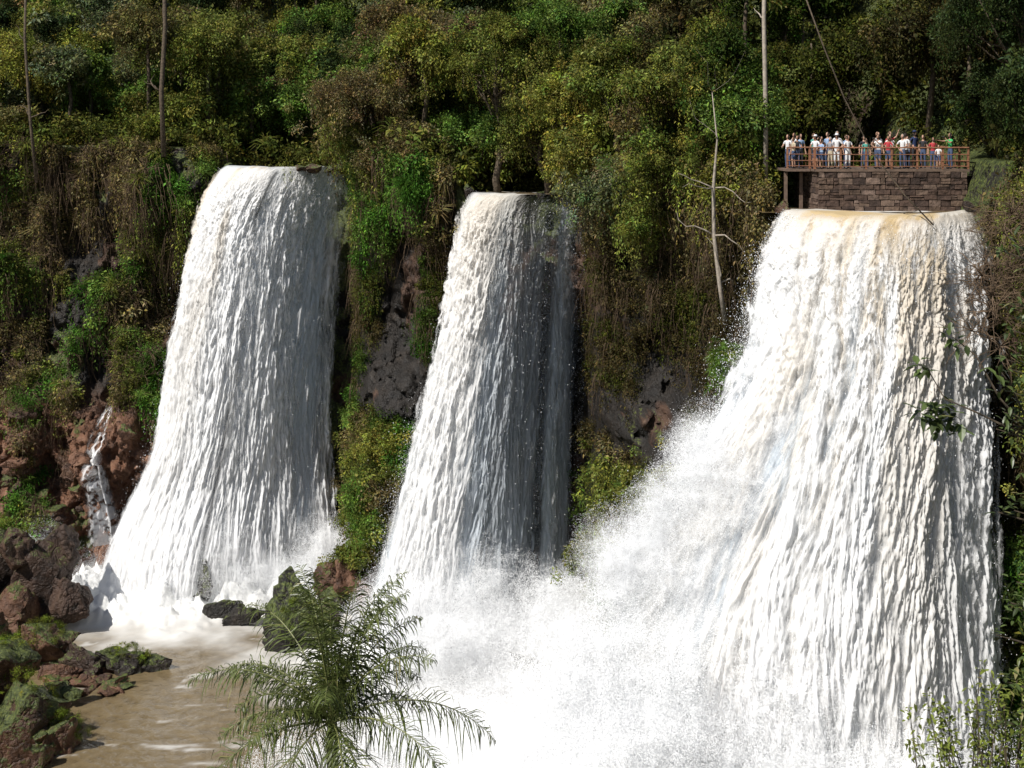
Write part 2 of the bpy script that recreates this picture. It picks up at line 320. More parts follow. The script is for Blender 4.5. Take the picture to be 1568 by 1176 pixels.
for f,r,hh in ((fl,5.4,4.0),(fm,5.4,2.6),(fr,8.0,3.0)):
    us=np.linspace(0,1,26);bx,by,_=f(us,np.full(26,f.Tm))
    d=np.full_like(X,1e9)
    for a,b in zip(bx,by): d=np.minimum(d,np.hypot(X-a,(Y-b)*1.0))
    w=sm(r*1.7,r*0.2,d+wob);foam=np.maximum(foam,w);hgt=np.maximum(hgt,hh*sm(r*0.9,0,d+wob*0.5)*fbm(X*0.9,Y*0.9,0,5,62,.65)**1.3)
foam=np.maximum(foam,sm(0.62,0.82,fbm(X*0.4+2*fbm(X*.2,Y*.2,0,2,5),Y*0.9,0,6,63,.6)+0.16*sm(88,99,Y))*0.45)
rip=0.14*(fbm(X*0.8,Y*1.2,0,4,64)-0.5)
pool=mesh_obj('river_pool',np.stack([X,Y,rip+hgt],-1).reshape(-1,3),gridf(420,620),M_pool);fattr(pool,'foam',np.clip(foam,0,1))
# ---------------------------------------------------------------- instancing collections
def gn(coll,nm):
    g=bpy.data.node_groups.new(nm,'GeometryNodeTree')
    g.interface.new_socket('Geometry',in_out='INPUT',socket_type='NodeSocketGeometry');g.interface.new_socket('Geometry',in_out='OUTPUT',socket_type='NodeSocketGeometry')
    i=g.nodes.new('NodeGroupInput');o=g.nodes.new('NodeGroupOutput');ip=g.nodes.new('GeometryNodeInstanceOnPoints')
    ci=g.nodes.new('GeometryNodeCollectionInfo');ci.inputs['Collection'].default_value=coll;ci.inputs['Separate Children'].default_value=True;ci.inputs['Reset Children'].default_value=True
    def na(n,t):
        a=g.nodes.new('GeometryNodeInputNamedAttribute');a.data_type=t;a.inputs['Name'].default_value=n;return a.outputs['Attribute']
    g.links.new(i.outputs[0],ip.inputs['Points']);g.links.new(ci.outputs[0],ip.inputs['Instance']);ip.inputs['Pick Instance'].default_value=True
    g.links.new(na('vid','INT'),ip.inputs['Instance Index']);g.links.new(na('rot','FLOAT_VECTOR'),ip.inputs['Rotation']);g.links.new(na('scl','FLOAT'),ip.inputs['Scale'])
    g.links.new(ip.outputs[0],o.inputs[0]);return g
def scatter(name,pts,vid,scl,tint,parent=None,tilt=0.5,group=None,spin=6.283):
    pts=np.asarray(pts,float).reshape(-1,3);n=len(pts);vid=np.asarray(vid)
    me=bpy.data.meshes.new(name);me.vertices.add(n);me.vertices.foreach_set('co',pts.astype(np.float32).ravel())
    rot=np.stack([rng.normal(0,tilt,n),rng.normal(0,tilt,n),(rng.random(n)-.5)*spin],1)
    h=(vid==6)|(vid==7)|(vid==9);rot[h,:2]*=0.15;rot[h,2]=rng.normal(0,.3,h.sum())
    a=me.attributes.new('vid','INT','POINT');a.data.foreach_set('value',vid.astype(np.int32))
    a=me.attributes.new('rot','FLOAT_VECTOR','POINT');a.data.foreach_set('vector',rot.astype(np.float32).ravel())
    a=me.attributes.new('scl','FLOAT','POINT');a.data.foreach_set('value',np.asarray(scl,dtype=np.float32))
    t=np.concatenate([np.asarray(tint),np.ones((n,1))],1);a=me.attributes.new('tint','FLOAT_COLOR','POINT');a.data.foreach_set('color',t.astype(np.float32).ravel())
    me.update();ob=bpy.data.objects.new(name,me);scene.collection.objects.link(ob);m=ob.modifiers.new('scatter','NODES');m.node_group=group or GN
    if parent: ob.parent=parent
    return ob
# ---------------------------------------------------------------- spray (flakes of water, mostly turned to the light)
def droplets(name,pts,size,link=True,seed=0,wob=.35):
    r=np.random.default_rng(seed);pts=np.asarray(pts);n=len(pts);size=np.asarray(size)[:,None]
    nrm=np.array([-.45,-.72,.52])+r.normal(0,wob,(n,3));nrm/=np.linalg.norm(nrm,axis=1)[:,None]
    a=np.cross(nrm,np.array([0,0,1.]));a/=np.linalg.norm(a,axis=1)[:,None];b=np.cross(a,nrm)
    ph=r.random(n)*6.283;vs=[]
    for k in range(3):
        t=(ph+k*2.094)[:,None];vs.append(pts+(a*np.cos(t)+b*np.sin(t)*1.25)*size*1.3)
    v=np.stack(vs,1).reshape(-1,3);return mesh_obj(name,v,np.arange(n*3).reshape(n,3),M_drop,link=link,smooth=False)
def spray_pts(f,n,side,spread,seed,tmin=0.3):
    r=np.random.default_rng(seed)
    T=tmin+(f.Tm-tmin)*r.random(n)**0.8
    if side=='L': u=np.abs(r.normal(0,0.04,n))
    elif side=='R': u=1-np.abs(r.normal(0,0.03,n))
    else: u=r.random(n)
    x,y,z=f(u,T);k=spread*(0.1+(T/f.Tm)**1.5)
    out=np.abs(r.exponential(1,n))*k
    sgn=-1 if side=='L' else (1 if side=='R' else 0)
    cl=0.3+1.4*fbm(T*6,u*9,0,3,seed)
    if side=='A': x=x+r.normal(0,.3,n)*k;y=y-out*1.2-0.6
    else: x=x+sgn*out*cl*0.8+.3;y=y-out*0.4+r.normal(0,.3,n)
    z=z+r.normal(0,0.25,n)
    return np.stack([x,y,z],1)
S=[spray_pts(fr,80000,'L',1.1,1),spray_pts(fm,30000,'L',0.4,2),spray_pts(fl,18000,'L',0.4,3),spray_pts(fr,12000,'A',0.7,4),spray_pts(fm,7000,'A',0.4,5),spray_pts(fl,7000,'A',0.4,6),spray_pts(fm,3000,'R',0.2,7)]
pts=np.concatenate(S);droplets('water_spray',pts,0.007+0.022*rng.random(len(pts))**5,True,1,.5)
mcoll=bpy.data.collections.new('mist_puffs')
for i in range(3):
    r_=np.random.default_rng(900+i);n=16000;d=r_.normal(size=(n,3));d/=np.linalg.norm(d,axis=1)[:,None];rad=r_.random(n)**.6
    q=d*rad[:,None];q=q+(np.stack([fbm(q[:,0]*2,q[:,1]*2,q[:,2]*2,3,i*9+k) for k in range(3)],1)-.5)*.9
    mcoll.objects.link(droplets('puff_%d'%i,q,.0034+.0022*r_.random(n),False,i))
GM=gn(mcoll,'scatter_mist')
def puffs(c,s,n,size,seed):
    r_=np.random.default_rng(seed);p=np.array(c)+r_.normal(size=(n,3))*np.array(s);p[:,2]=np.abs(p[:,2]-.3)+.3
    return p,r_.uniform(size[0],size[1],n)
MP=[puffs((5.5,62,5),(3.0,1.8,3.6),80,(2.4,3.8),1),puffs((12,59.5,2.5),(5.5,1.2,3.0),95,(2.4,3.8),2),puffs((0,70,1.2),(4.0,3,1.7),70,(2.2,3.6),3),puffs((-4.5,87,1.8),(3.2,2.0,2.3),70,(2.0,3.0),4),puffs((3,87.5,1.8),(2.5,1.6,2.8),45,(2.0,3.0),5),puffs((-20,101.3,1),(5.8,1.3,1.7),95,(1.5,2.6),6),puffs((8,65.5,13),(1.2,.8,2.6),14,(1.6,2.6),7),puffs((-6,78,.6),(3,3,.8),18,(1.8,2.6),9),puffs((17,59,2),(2.5,1,2.2),35,(2.2,3.2),11)]
r_=np.random.default_rng(8);T=r_.uniform(1.4,2.35,60);x,y,z=fr(np.abs(r_.normal(.06,.07,60)),T);MP.append((np.stack([x-r_.random(60)*.6,y-.5,z],1),r_.uniform(1.0,2.2,60)))
mp=np.concatenate([a for a,b in MP]);ms=np.concatenate([b for a,b in MP])
scatter('spray_mist',mp,rng.integers(0,3,len(mp)),ms,np.ones((len(mp),3)),tilt=.25,group=GM,spin=.8)
# ---------------------------------------------------------------- rocks
def rock_data(c,s,seed,sub=4,red=0.2,moss=0.2):
    import bmesh
    bm=bmesh.new();bmesh.ops.create_icosphere(bm,subdivisions=sub,radius=1.35)
    v=np.array([x.co[:] for x in bm.verts]);f=[[a.index for a in q.verts] for q in bm.faces];bm.free()
    r=np.random.default_rng(seed)
    for k in range(16):
        n=r.normal(size=3);n/=np.linalg.norm(n);h=r.uniform(0.4,0.95)
        d=v@n-h;v=v-np.maximum(d,0)[:,None]*n
    n1=fbm(v[:,0]*1.3+seed,v[:,1]*1.3,v[:,2]*1.3,5,seed,.6)-0.5
    n2=np.floor(fbm(v[:,0]*2.2+seed,v[:,1]*2.2,v[:,2]*3.2,2,seed+3)*8)/8-.5
    v=v*(1+0.5*n1+.5*n2)[:,None];v=v*np.array(s)+np.array(c)
    return v,np.array(f),np.full(len(v),red),np.full(len(v),moss)
def rocks(name,lst):
    vs=[];fs=[];rs=[];ms=[];n=0
    for i,(c,s,rd,ms_) in enumerate(lst):
        v,f,a,b=rock_data(c,s,int(abs(c[0]*31+c[1]*17+c[2]*7))+i,5 if max(s)>1.3 else (4 if max(s)>.8 else 3),rd,ms_)
        vs.append(v);fs.append(f+n);rs.append(a);ms.append(b);n+=len(v)
    o=mesh_obj(name,np.concatenate(vs),np.concatenate(fs),M_rock,smooth=False);fattr(o,'red',np.concatenate(rs));fattr(o,'moss',np.concatenate(ms));return o
def small(n,x0,x1,y0,y1,z0,s0,s1,rd,ms,sd):
    r=random.Random(sd);return [((r.uniform(x0,x1),r.uniform(y0,y1),z0),(lambda q:(q*r.uniform(1,1.5),q,q*.7))(r.uniform(s0,s1)),rd*r.random()*1.6,ms*r.uniform(.6,1.3)) for _ in range(n)]
rocks('rock_outcrop',[((-32,96,3.4),(3,2.6,4.2),.25,.35),((-35.5,97,4.2),(3.4,3,4.4),.15,.4),((-30.6,95.4,2.2),(1.8,1.6,2.8),.25,.25),((-34,94,1.6),(2.6,2,2.6),.6,.35),((-30.9,97.3,5.6),(1.2,1.2,1.6),.2,.2),((-37,93.5,2),(2.6,2.4,3),.5,.5),((-33.6,95,5.6),(1.6,1.4,1.8),.3,.35)]+small(22,-37,-29.5,91,94,.6,.4,1.1,.7,.35,1))
rocks('river_rocks',[((-26.9,88.6,.4),(2.0,1.4,1.3),.15,.4),((-24.3,88.8,.4),(2.1,1.2,1.4),.05,.45),((-22.4,88.9,.1),(1.2,.9,1.0),.0,.35),((-30,89.6,1.2),(2.2,1.6,2.1),.6,.45),((-28.2,87.3,.2),(1.7,1,.8),.7,.3),((-25.6,86.6,0),(1.3,.8,.5),.4,.3),((-32.4,87.5,1.3),(2.4,2,2.3),.7,.5)]+small(26,-32,-23.5,84.5,90,.1,.3,.9,.7,.4,2))
rocks('mossy_boulder',[((-27.6,78.5,1.2),(2.9,2.6,3.1),.5,.55),((-29.8,82,2.0),(2.7,2.4,2.9),.6,.55),((-24.9,77.8,.1),(1.7,1.5,2.0),.6,.5),((-26,75,0.0),(2,1.6,2.3),.6,.55),((-31,78,3),(2.4,2.4,2.7),.6,.6)]+small(22,-31,-24.3,75.5,84,.6,.4,1.2,.8,.5,3))
rocks('pool_rock',[((-21.8,99.0,1.7),(1.0,.9,1.8),.0,.45),((-20.0,97.8,.8),(1.4,.9,1.2),.0,.4),((-18.4,96.7,.6),(1.6,.8,1.0),.0,.35)])
rocks('mossy_boulder',[((-14.0,92.6,1.5),(2.1,1.6,2.6),.0,.5),((-15.4,92.2,.2),(1.2,1,1.6),.0,.4),((-12,93.4,2.2),(1.5,1.4,2),.1,.5)])
rocks('rock_outcrop',[((-10.8,94.3,3),(1.6,1.5,2.6),.7,.3),((-9.2,93.6,2.4),(1.5,1.4,2.4),.7,.3),((-12.2,95.5,3.4),(1.6,1.4,2.0),.5,.4),((-8.4,94.5,4.2),(1.2,1.2,1.6),.5,.4)])
rocks('pool_rock',[((-6,87,.3),(2.8,1.6,1.3),.0,.3),((-2.8,86.0,.3),(1.6,1,1.1),.0,.3),((-9,82,.2),(2.2,1.4,.8),.0,.3),((1.5,84.5,.8),(1.8,1.5,1.8),0,.3)])
rocks('lip_rocks',[((-15.8,104.2,31.15),(.7,.5,.38),.3,.4),((-14.6,104.6,31.2),(.9,.5,.42),.4,.5),((-13.3,105.4,31.2),(.8,.6,.5),.2,.6),((-12.2,106.4,31.3),(.8,.7,.7),.1,.6),((-21.6,106.9,31.2),(.6,.5,.5),.1,.6),((-17.8,104.0,31.1),(.35,.3,.25),.1,.4),((1.9,91.6,29.85),(.5,.4,.35),.1,.6),((3.1,92.3,29.95),(.8,.5,.45),.1,.6),((4.4,93.3,30.0),(.8,.6,.6),.1,.6),((-2.9,92.9,30.0),(.5,.5,.5),.1,.6),((13.6,70.8,30.1),(.5,.5,.45),.4,.4),((23.1,69.8,30.1),(.6,.6,.6),.2,.5)])
L=[]
for i in range(150):
    x=random.uniform(-42,-22.8);p=random.uniform(0.58,1.0)
    fx,fy,fz=face(x,p);s=random.uniform(.3,1.25)*random.uniform(.6,1)
    if -32.3<x<-28.8 and p<.9: continue
    L.append(((x,float(fy)-0.2,float(fz)),(s*1.2,s*.8,s*.8),random.uniform(.2,1),0.2 if random.random()<.6 else .5))
rocks('red_boulders',L)
# ---------------------------------------------------------------- foliage clumps
def leaves_mesh(name,n,R,L,Wd,seed,mode='ball'):
    r=np.random.default_rng(seed)
    if mode=='ball':
        d=r.normal(size=(n,3));d/=np.linalg.norm(d,axis=1)[:,None];rad=R*r.random(n)**0.6*(0.6+.8*fbm(d[:,0]*1.5+seed,d[:,1]*1.5,d[:,2]*1.5,2,seed))
        b=d*rad[:,None]*np.array([1.1,1.1,0.8])
        dr=d*0.6+r.normal(size=(n,3))*0.6+np.array([0,0,-0.2]);nrm=d*0.6+np.array([0,0,0.9])+r.normal(size=(n,3))*0.45
    elif mode=='hang':
        k=max(1,n//16);sx=r.uniform(-R,R,k);sy=r.uniform(-R,R,k)*0.6;ln=r.uniform(1.2,3.6,k)
        idx=r.integers(0,k,n);t=r.random(n)
        b=np.stack([sx[idx]+r.normal(0,.06,n),sy[idx]+r.normal(0,.06,n),-t*ln[idx]],1)
        dr=np.stack([r.normal(0,.5,n),r.normal(0,.5,n),-np.abs(r.normal(.8,.3,n))],1);nrm=r.normal(size=(n,3))+np.array([0,0,.6])
    elif mode=='tuft':
        a=r.random(n)*6.283;e=r.uniform(.15,1.3,n)
        dr=np.stack([np.cos(a)*np.cos(e),np.sin(a)*np.cos(e),np.sin(e)],1);b=dr*0.08;nrm=np.stack([-np.cos(a)*np.sin(e),-np.sin(a)*np.sin(e),np.cos(e)],1)
    dr/=np.linalg.norm(dr,axis=1)[:,None];sd=np.cross(dr,nrm);sd/=np.linalg.norm(sd,axis=1)[:,None]+1e-9;up=np.cross(sd,dr)
    l=L*r.uniform(.6,1.4,n)[:,None];w=Wd*r.uniform(.7,1.3,n)[:,None]
    sag=np.zeros((n,3));sag[:,2]=-0.25*l[:,0]*(3 if mode=='tuft' else 1)*0.6
    v=np.stack([b,b+dr*l*.45+sd*w*.5+up*w*.15,b+dr*l+sag,b+dr*l*.45-sd*w*.5+up*w*.15],1).reshape(-1,3)
    f=np.arange(n*4).reshape(n,4)
    col=r.uniform(.5,1.45,n)
    cv=np.stack([col*r.uniform(.85,1.25,n),col,col*r.uniform(.6,1.3,n),np.ones(n)],1)
    cv=np.repeat(cv,4,0)
    o=mesh_obj(name,v,f,M_leaf,smooth=False,link=False)
    a=o.data.color_attributes.new('lv','FLOAT_COLOR','POINT');a.data.foreach_set('color',cv.astype(np.float32).ravel())
    return o
coll=bpy.data.collections.new('foliage_clumps')
for i in range(3): coll.objects.link(leaves_mesh('clump_a%d'%i,95,0.8,0.27,0.14,i))
for i in range(2): coll.objects.link(leaves_mesh('clump_b%d'%i,150,0.85,0.17,0.09,10+i))
coll.objects.link(leaves_mesh('clump_c0',60,0.75,0.42,0.20,20))
for i in range(2): coll.objects.link(leaves_mesh('clump_d%d'%i,150,0.7,0.19,0.09,30+i,'hang'))
coll.objects.link(leaves_mesh('clump_e0',50,0.5,1.0,0.06,40,'tuft'))
mb=MB();r_=random.Random(5)
for i in range(12):
    p=Vector((r_.uniform(-.8,.8),r_.uniform(-.4,.4),0));q=[p.copy()];
    for k in range(7):
        p=p+Vector((r_.uniform(-.22,.22),r_.uniform(-.16,.16),-r_.uniform(.3,.8)));q.append(p.copy())
    mb.tube(q,[.02*(1-k*.1) for k in range(8)],3)
o=mb.obj('clump_f0',[M_twig]);scene.collection.objects.unlink(o);coll.objects.link(o)
mb=MB()
for i in range(14):
    d=Vector((r_.gauss(0,1),r_.gauss(0,1),r_.gauss(.3,.8))).normalized();p=Vector((0,0,0));q=[p.copy()]
    for k in range(5):
        d=(d+Vector((r_.gauss(0,.25),r_.gauss(0,.25),r_.gauss(-.05,.25)))).normalized();p=p+d*.3;q.append(p.copy())
    mb.tube(q,[.02,.016,.012,.01,.008,.005],3)
    for j in range(2):
        s0=q[2+j];d2=(d+Vector((r_.gauss(0,.8),r_.gauss(0,.8),r_.gauss(0,.8)))).normalized();mb.tube([s0,s0+d2*.3,s0+d2*.6+Vector((0,0,-.05))],[.01,.008,.004],3)
o=mb.obj('clump_g0',[M_twig]);scene.collection.objects.unlink(o);coll.objects.link(o)
GN=gn(coll,'scatter_foliage')
OL=(.155,.18,.042);BR=(.17,.145,.065);GR=(.115,.19,.04);DK=(.04,.06,.022);YE=(.21,.22,.048);GY=(.14,.17,.08);BG=(.095,.22,.035)
def crown_pts(c,R,n,rr,lob=11):
    c=np.array(c);R=np.array(R)
    d=rr.normal(size=(lob,3));d/=np.linalg.norm(d,axis=1)[:,None];d[:,2]=np.abs(d[:,2])*1.1-0.5
    lc=c+d*R*rr.uniform(.4,.98,(lob,1));lr=rr.uniform(.18,.40,lob)
    i=rr.integers(0,lob,n);e=rr.normal(size=(n,3));e/=np.linalg.norm(e,axis=1)[:,None];e[:,2]=np.where(rr.random(n)<.7,np.abs(e[:,2]),e[:,2])
    p=lc[i]+e*(lr[i]*rr.uniform(.5,1.1,n))[:,None]*R
    k=rr.random(n)<.06;p[k]=c+rr.normal(size=(int(k.sum()),3))*R*.55
    return p,lc
def tints(n,base,rr,v=.2):
    b=np.array(base)[None]*(1+rr.normal(0,v,(n,1)));b=b*(1+rr.normal(0,.08,(n,3)));return np.clip(b,.01,.45)
def tree(name,c,R,n,tint,sizes=(.55,1.0),vids=(0,1,2,3,4),seed=0,bark=None,base=None,tr=.22,lob=11):
    rr=np.random.default_rng(seed+500);p,lc=crown_pts(c,R,n,rr,lob)
    x,y=c[0],c[1];zb=float(Zt(x)) if base is None else base[2]
    bx=Vector((x+rr.normal(0,.5),y+1.0+rr.normal(0,.4),zb-0.4)) if base is None else Vector(base)
    mb=MB();cv=Vector(c);top=cv+Vector((0,0,R[2]*.35));k=8
    pts=[bx.lerp(top,t/k)+Vector((math.sin(t*1.3+seed)*.25,math.cos(t*1.7)*.15,0))*(0 if t==0 else 1) for t in range(k+1)]
    mb.tube(pts,[tr*(1.25-t/k) for t in range(k+1)],8)
    for q in lc:
        s=pts[rr.integers(3,7)];q=Vector(q);m=s.lerp(q,.5)+Vector((0,0,-.3));mb.tube([s,m,q],[tr*.4,tr*.28,tr*.1],5)
    t=mb.obj(name,[bark or M_bark])
    scatter('foliage',p,rr.choice(vids,n),rr.uniform(sizes[0],sizes[1],n),tints(n,tint,rr,.24),parent=t);return t
T=[((-9.9,99,36.6),4.0,BR),((-7.2,103,40.8),4.2,BR),((-11.4,101.5,33.6),2.9,OL),((-7.2,97.5,32.8),3.0,BR),((-1,96.5,39.0),4.4,OL),((-2.8,98.5,33.8),2.8,GR),
((1.8,95.5,34.2),3.4,OL),((2.5,99,40.6),4.0,GR),((6.5,87.5,37.2),4.0,OL),((4.9,90,32.8),3.0,YE),((6.8,85.0,30.6),2.8,GY),((10.7,80,37.4),3.8,OL),((9.5,80.5,32.2),3.2,OL),((12.6,77.2,35.0),2.6,GR),((12.1,76.0,31.4),2.0,YE),((8.2,82.2,28.6),2.2,OL),((3.6,92.5,36.5),2.6,YE),((8.6,83,34.8),2.6,BR)]
for i,(c,r,t) in enumerate(T):
    tree('jungle_tree',c,(r*1.05,r*.9,r*.95),int(110+r*r*19),t,seed=i,vids=(0,1,2,3,4,0,7) if i%3 else (3,4,0,6),sizes=(.35,.95),lob=19)
P_=[];Vd=[];Sc=[];Ti=[];tb=MB();rr=np.random.default_rng(77)
pal=[OL,BR,OL,GR,GY,DK,(.15,.14,.055),YE,GR,DK]
k=0
while k<200:
    x=rr.uniform(-60,40);b=rr.choice([3,6,9,13,18,24,32,42])+rr.uniform(-1,4)
    if 11.5<x<26.5 and b<12.5: continue
    y=float(Yc(x))+b
    if y<45: continue
    if abs(x)>y*0.38+4: continue
    if bool(infall(x)) and b<5: continue
    g=float(Zt(x)+rise(b,x,y));h=rr.uniform(1.0,9) if b<12 else rr.uniform(3,10)
    r=rr.uniform(1.8,4.2);n=int(60+r*r*10);p,lc=crown_pts((x,y,g+h),(r,r,r*rr.uniform(.9,1.4)),n,rr,14)
    P_.append(p);base=pal[rr.integers(0,len(pal))]
    Vd.append(rr.choice([0,1,2,3,4,6] if rr.random()<.8 else [5,0,3],n));Sc.append(rr.uniform(.45,1.2,n));Ti.append(tints(n,np.array(base)*(0.42 if x>11 else 1.0),rr,.24))  # right-hand crowns get darker leaf colour, painting deep forest shade behind the platform
    tb.tube([(x,y+.5,g-.5),(x+rr.normal(0,.4),y+.3,g+h*.6),(x,y,g+h+r*.4)],[.22,.16,.06],6);k+=1
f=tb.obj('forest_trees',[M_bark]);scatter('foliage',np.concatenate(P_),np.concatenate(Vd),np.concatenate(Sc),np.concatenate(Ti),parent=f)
n=6500;x=rr.uniform(-60,44,n);b=rr.random(n)**1.2*50-0.5;ok=~(infall(x)&(b<3.5))&~((x>12.2)&(x<25)&(b<11.5));x=x[ok];b=b[ok]
y=Yc(x)+b;ok=np.abs(x)<y*.38+4;x=x[ok];b=b[ok];y=y[ok];z=Zt(x)+rise(b,x,y)+rr.random(len(x))*2.0
scatter('undergrowth',np.stack([x,y,z],1),rr.choice([0,1,2,3,5,8],len(x)),rr.uniform(.6,1.4,len(x)),tints(len(x),OL,rr,.3)*np.where(x>11,.4,.7)[:,None])  # stronger tint cut on the right paints the same forest shade
# cliff vegetation
n=44000;x=rr.uniform(-50,30,n);p=rr.random(n)
fx,fy,fz=face(x,p);z=fz
dn=fbm(x*.35,p*0,z*.25,4,91)
cov=np.zeros(n)
A=x<-27;cov[A]=np.where(z[A]>13.0,.72,.14)
A=(x>=-27)&(x<-21.9);cov[A]=np.where(z[A]>26,.7,np.where(z[A]>12,.42,.12))
A=(x>=-11.9)&(x<-3.1);cov[A]=np.where(z[A]>26,.9,np.where(z[A]>15,.58,np.where(z[A]>4,.9,.35)))
A=(x>=4.9)&(x<13.8);cov[A]=np.where(z[A]>23,.85,np.where(z[A]>15,.64,.82))
A=x>=22.8;cov[A]=.95
ok=(dn<0.22+cov*0.5)&(z>1)&(cov>0)&(rr.random(n)<.3+cov)
x,fy,z,cv_=x[ok],fy[ok],z[ok],cov[ok];n=len(x)
vid=rr.choice([0,1,3,4,6,7,3,4,9,8],n);vid=np.where((z<15)&(x>-12),rr.choice([0,1,2,3,4,8],n),vid);vid=np.where((x<-27)&(rr.random(n)<.16),10,vid)
pn=fbm(x*.3,0,z*.3,3,93);tt=np.where((pn>.53)[:,None],np.array(BR),np.where((pn>.43)[:,None],np.array(OL),np.where((pn>.34)[:,None],np.array(GR),np.array(BG)*.85)))
dark=((z<27)&(z>14.5)&(x>-12))  # mid-cliff band: leaf colour lowered to paint shade in the hollows
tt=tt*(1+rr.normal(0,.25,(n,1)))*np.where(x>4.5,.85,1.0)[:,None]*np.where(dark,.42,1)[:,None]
low=(z<15.5)&(x>-12)&(x<14);outw=np.where(low,rr.random(n)*2.8*np.sin(np.clip((15.5-z)/12,0,1)*3.1),rr.random(n)*1.1)
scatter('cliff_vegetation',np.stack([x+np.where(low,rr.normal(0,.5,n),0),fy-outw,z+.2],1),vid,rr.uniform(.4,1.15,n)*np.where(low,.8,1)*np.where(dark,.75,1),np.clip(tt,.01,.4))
def shrub(name,c,R,n,tint,seed,vids=(0,1,2,5),sz=(.3,.65),base=None):
    return tree(name,c,R,n,tint,sz,vids,seed,base=base or (c[0],c[1]+R[1]*.6,c[2]-R[2]*1.1),tr=.07,lob=14)
shrub('shrub',(-8.4,92.8,13.0),(2.0,1.5,1.9),200,YE,61,(0,1,3,5));shrub('shrub',(-9.6,92.6,9.0),(1.7,1.4,2.6),220,GR,62,(0,1,3,7));shrub('shrub',(-10.3,93.5,5.6),(1.8,1.3,1.3),130,OL,63)
shrub('shrub',(7,78.5,13.5),(2.2,1.6,2.2),220,OL,64);shrub('shrub',(9.2,74.6,15.5),(1.8,1.2,1.2),130,YE,65,(5,2,0));shrub('shrub',(5.2,80,9.8),(2.0,1.4,2.6),240,OL,66);shrub('shrub',(11.2,72.8,22.0),(.9,.8,1.5),120,GR,67,(8,6,8))
shrub('shrub',(-12.3,106.4,31.9),(.9,.7,.6),60,GR,68,(0,3,8),(.25,.45));shrub('shrub',(3.9,93.2,30.5),(.9,.6,.5),50,OL,69,(0,3,8),(.25,.45))
for i,(c,R,n,t) in enumerate([((23.9,64,30.0),(1.8,2,2.8),240,OL),((24.4,65,36),(3,3,3.5),380,DK),((22.0,56,24),(1.4,1.4,3.6),300,OL),((21.5,55.5,17),(1.3,1.4,3.8),300,DK),((21.0,54,11),(1.2,1.2,3.5),260,OL),((20.6,53,6.5),(1.2,1.2,3),220,DK),((24.5,68,40),(4,4,4),380,DK),((24.9,73,35),(2.2,2.2,3.5),260,DK),((23.3,60,26.5),(1.6,1.6,3.0),280,OL)]):
    tree('bank_tree',c,R,n,t,(.35,.7),(0,1,3,5,7),80+i,base=(c[0]+1.8,c[1]+2,c[2]-8),tr=.15,lob=16)
rr=np.random.default_rng(5);n=40
pt=np.stack([rr.uniform(20.0,23.4,n),rr.uniform(58,62,n),rr.uniform(26.0,31.0,n)],1);pt[:,2]-= (22-pt[:,0])*.5
scatter('dry_bush',pt,np.full(n,10),rr.uniform(.8,1.5,n),tints(n,BR,rr))
def bare(name,pts,rad,mat,seed,nb=7,bl=1.6):
    r=random.Random(seed);mb=MB();mb.tube(pts,rad,7);
    for i in range(nb):
        k=r.randint(1,len(pts)-1);s=Vector(pts[k]);d=Vector((r.gauss(0,1),r.gauss(0,.5),r.uniform(.1,1.2))).normalized();q=[s]
        for j in range(5):
            d=(d+Vector((r.gauss(0,.3),r.gauss(0,.3),r.gauss(.05,.3)))).normalized();q.append(q[-1]+d*bl/5*r.uniform(.7,1.3))
        mb.tube(q,[rad[k]*.45*(1-j*.17) for j in range(6)],5)
    return mb.obj(name,[mat])
bare('dead_tree',[(11.2,74.0,24.0),(10.9,73.9,26.0),(10.6,73.8,28.5),(10.55,73.7,31),(10.75,73.7,33.5),(10.5,73.8,36.0)],[.13,.12,.11,.09,.05,.02],M_pale,3,11,2.8)
bare('tall_tree_trunk',[(13.6,75.5,31),(13.62,75.5,35),(13.52,75.5,40),(13.6,75.5,46)],[.14,.13,.12,.10],M_pale,4,3,1)
bare('tall_tree_trunk',[(-26.6,107.5,32),(-26.8,107.5,37),(-26.5,107.5,42),(-26.7,107.5,50)],[.2,.18,.17,.12],M_bark,5,5,2)
bare('tall_tree_trunk',[(-36.5,108,30),(-37,108,35),(-37.4,108,41),(-37.3,108,47)],[.13,.12,.11,.08],M_bark,6,5,2)
bare('liana',[(13.5,66,41),(14.6,66,38),(15.6,66,35.5),(16.9,66,33),(18.4,66,31),(19.6,65.4,29.6)],[.035]*6,M_bark,7,3,.8)
# ---------------------------------------------------------------- viewing platform
def stonemat():
    m,nt,o=newmat('masonry_stone');b=N(nt,'ShaderNodeBsdfPrincipled');g=N(nt,'ShaderNodeNewGeometry');ns=N(nt,'ShaderNodeTexNoise');ns.inputs['Scale'].default_value=5;ns.inputs['Detail'].default_value=6
    nt.links.new(g.outputs['Position'],ns.inputs['Vector']);r=ramp(nt,[(0,(.05,.032,.025)),(.4,(.10,.062,.045)),(.75,(.15,.10,.07)),(1,(.20,.14,.11))]);nt.links.new(g.outputs['Random Per Island'],r.inputs['Fac'])
    mx=N(nt,'ShaderNodeMix',data_type='RGBA',blend_type='MULTIPLY');mx.inputs[0].default_value=1;r2=ramp(nt,[(.3,(.5,.5,.5)),(.7,(1.3,1.3,1.3))]);nt.links.new(ns.outputs['Fac'],r2.inputs['Fac']);nt.links.new(r.outputs[0],mx.inputs[6]);nt.links.new(r2.outputs[0],mx.inputs[7]);nt.links.new(mx.outputs[2],b.inputs['Base Color']);b.inputs['Roughness'].default_value=.9
    bp=N(nt,'ShaderNodeBump');bp.inputs['Distance'].default_value=.08;nt.links.new(ns.outputs['Fac'],bp.inputs['Height']);nt.links.new(bp.outputs[0],b.inputs['Normal']);nt.links.new(b.outputs[0],o.inputs['Surface']);return m
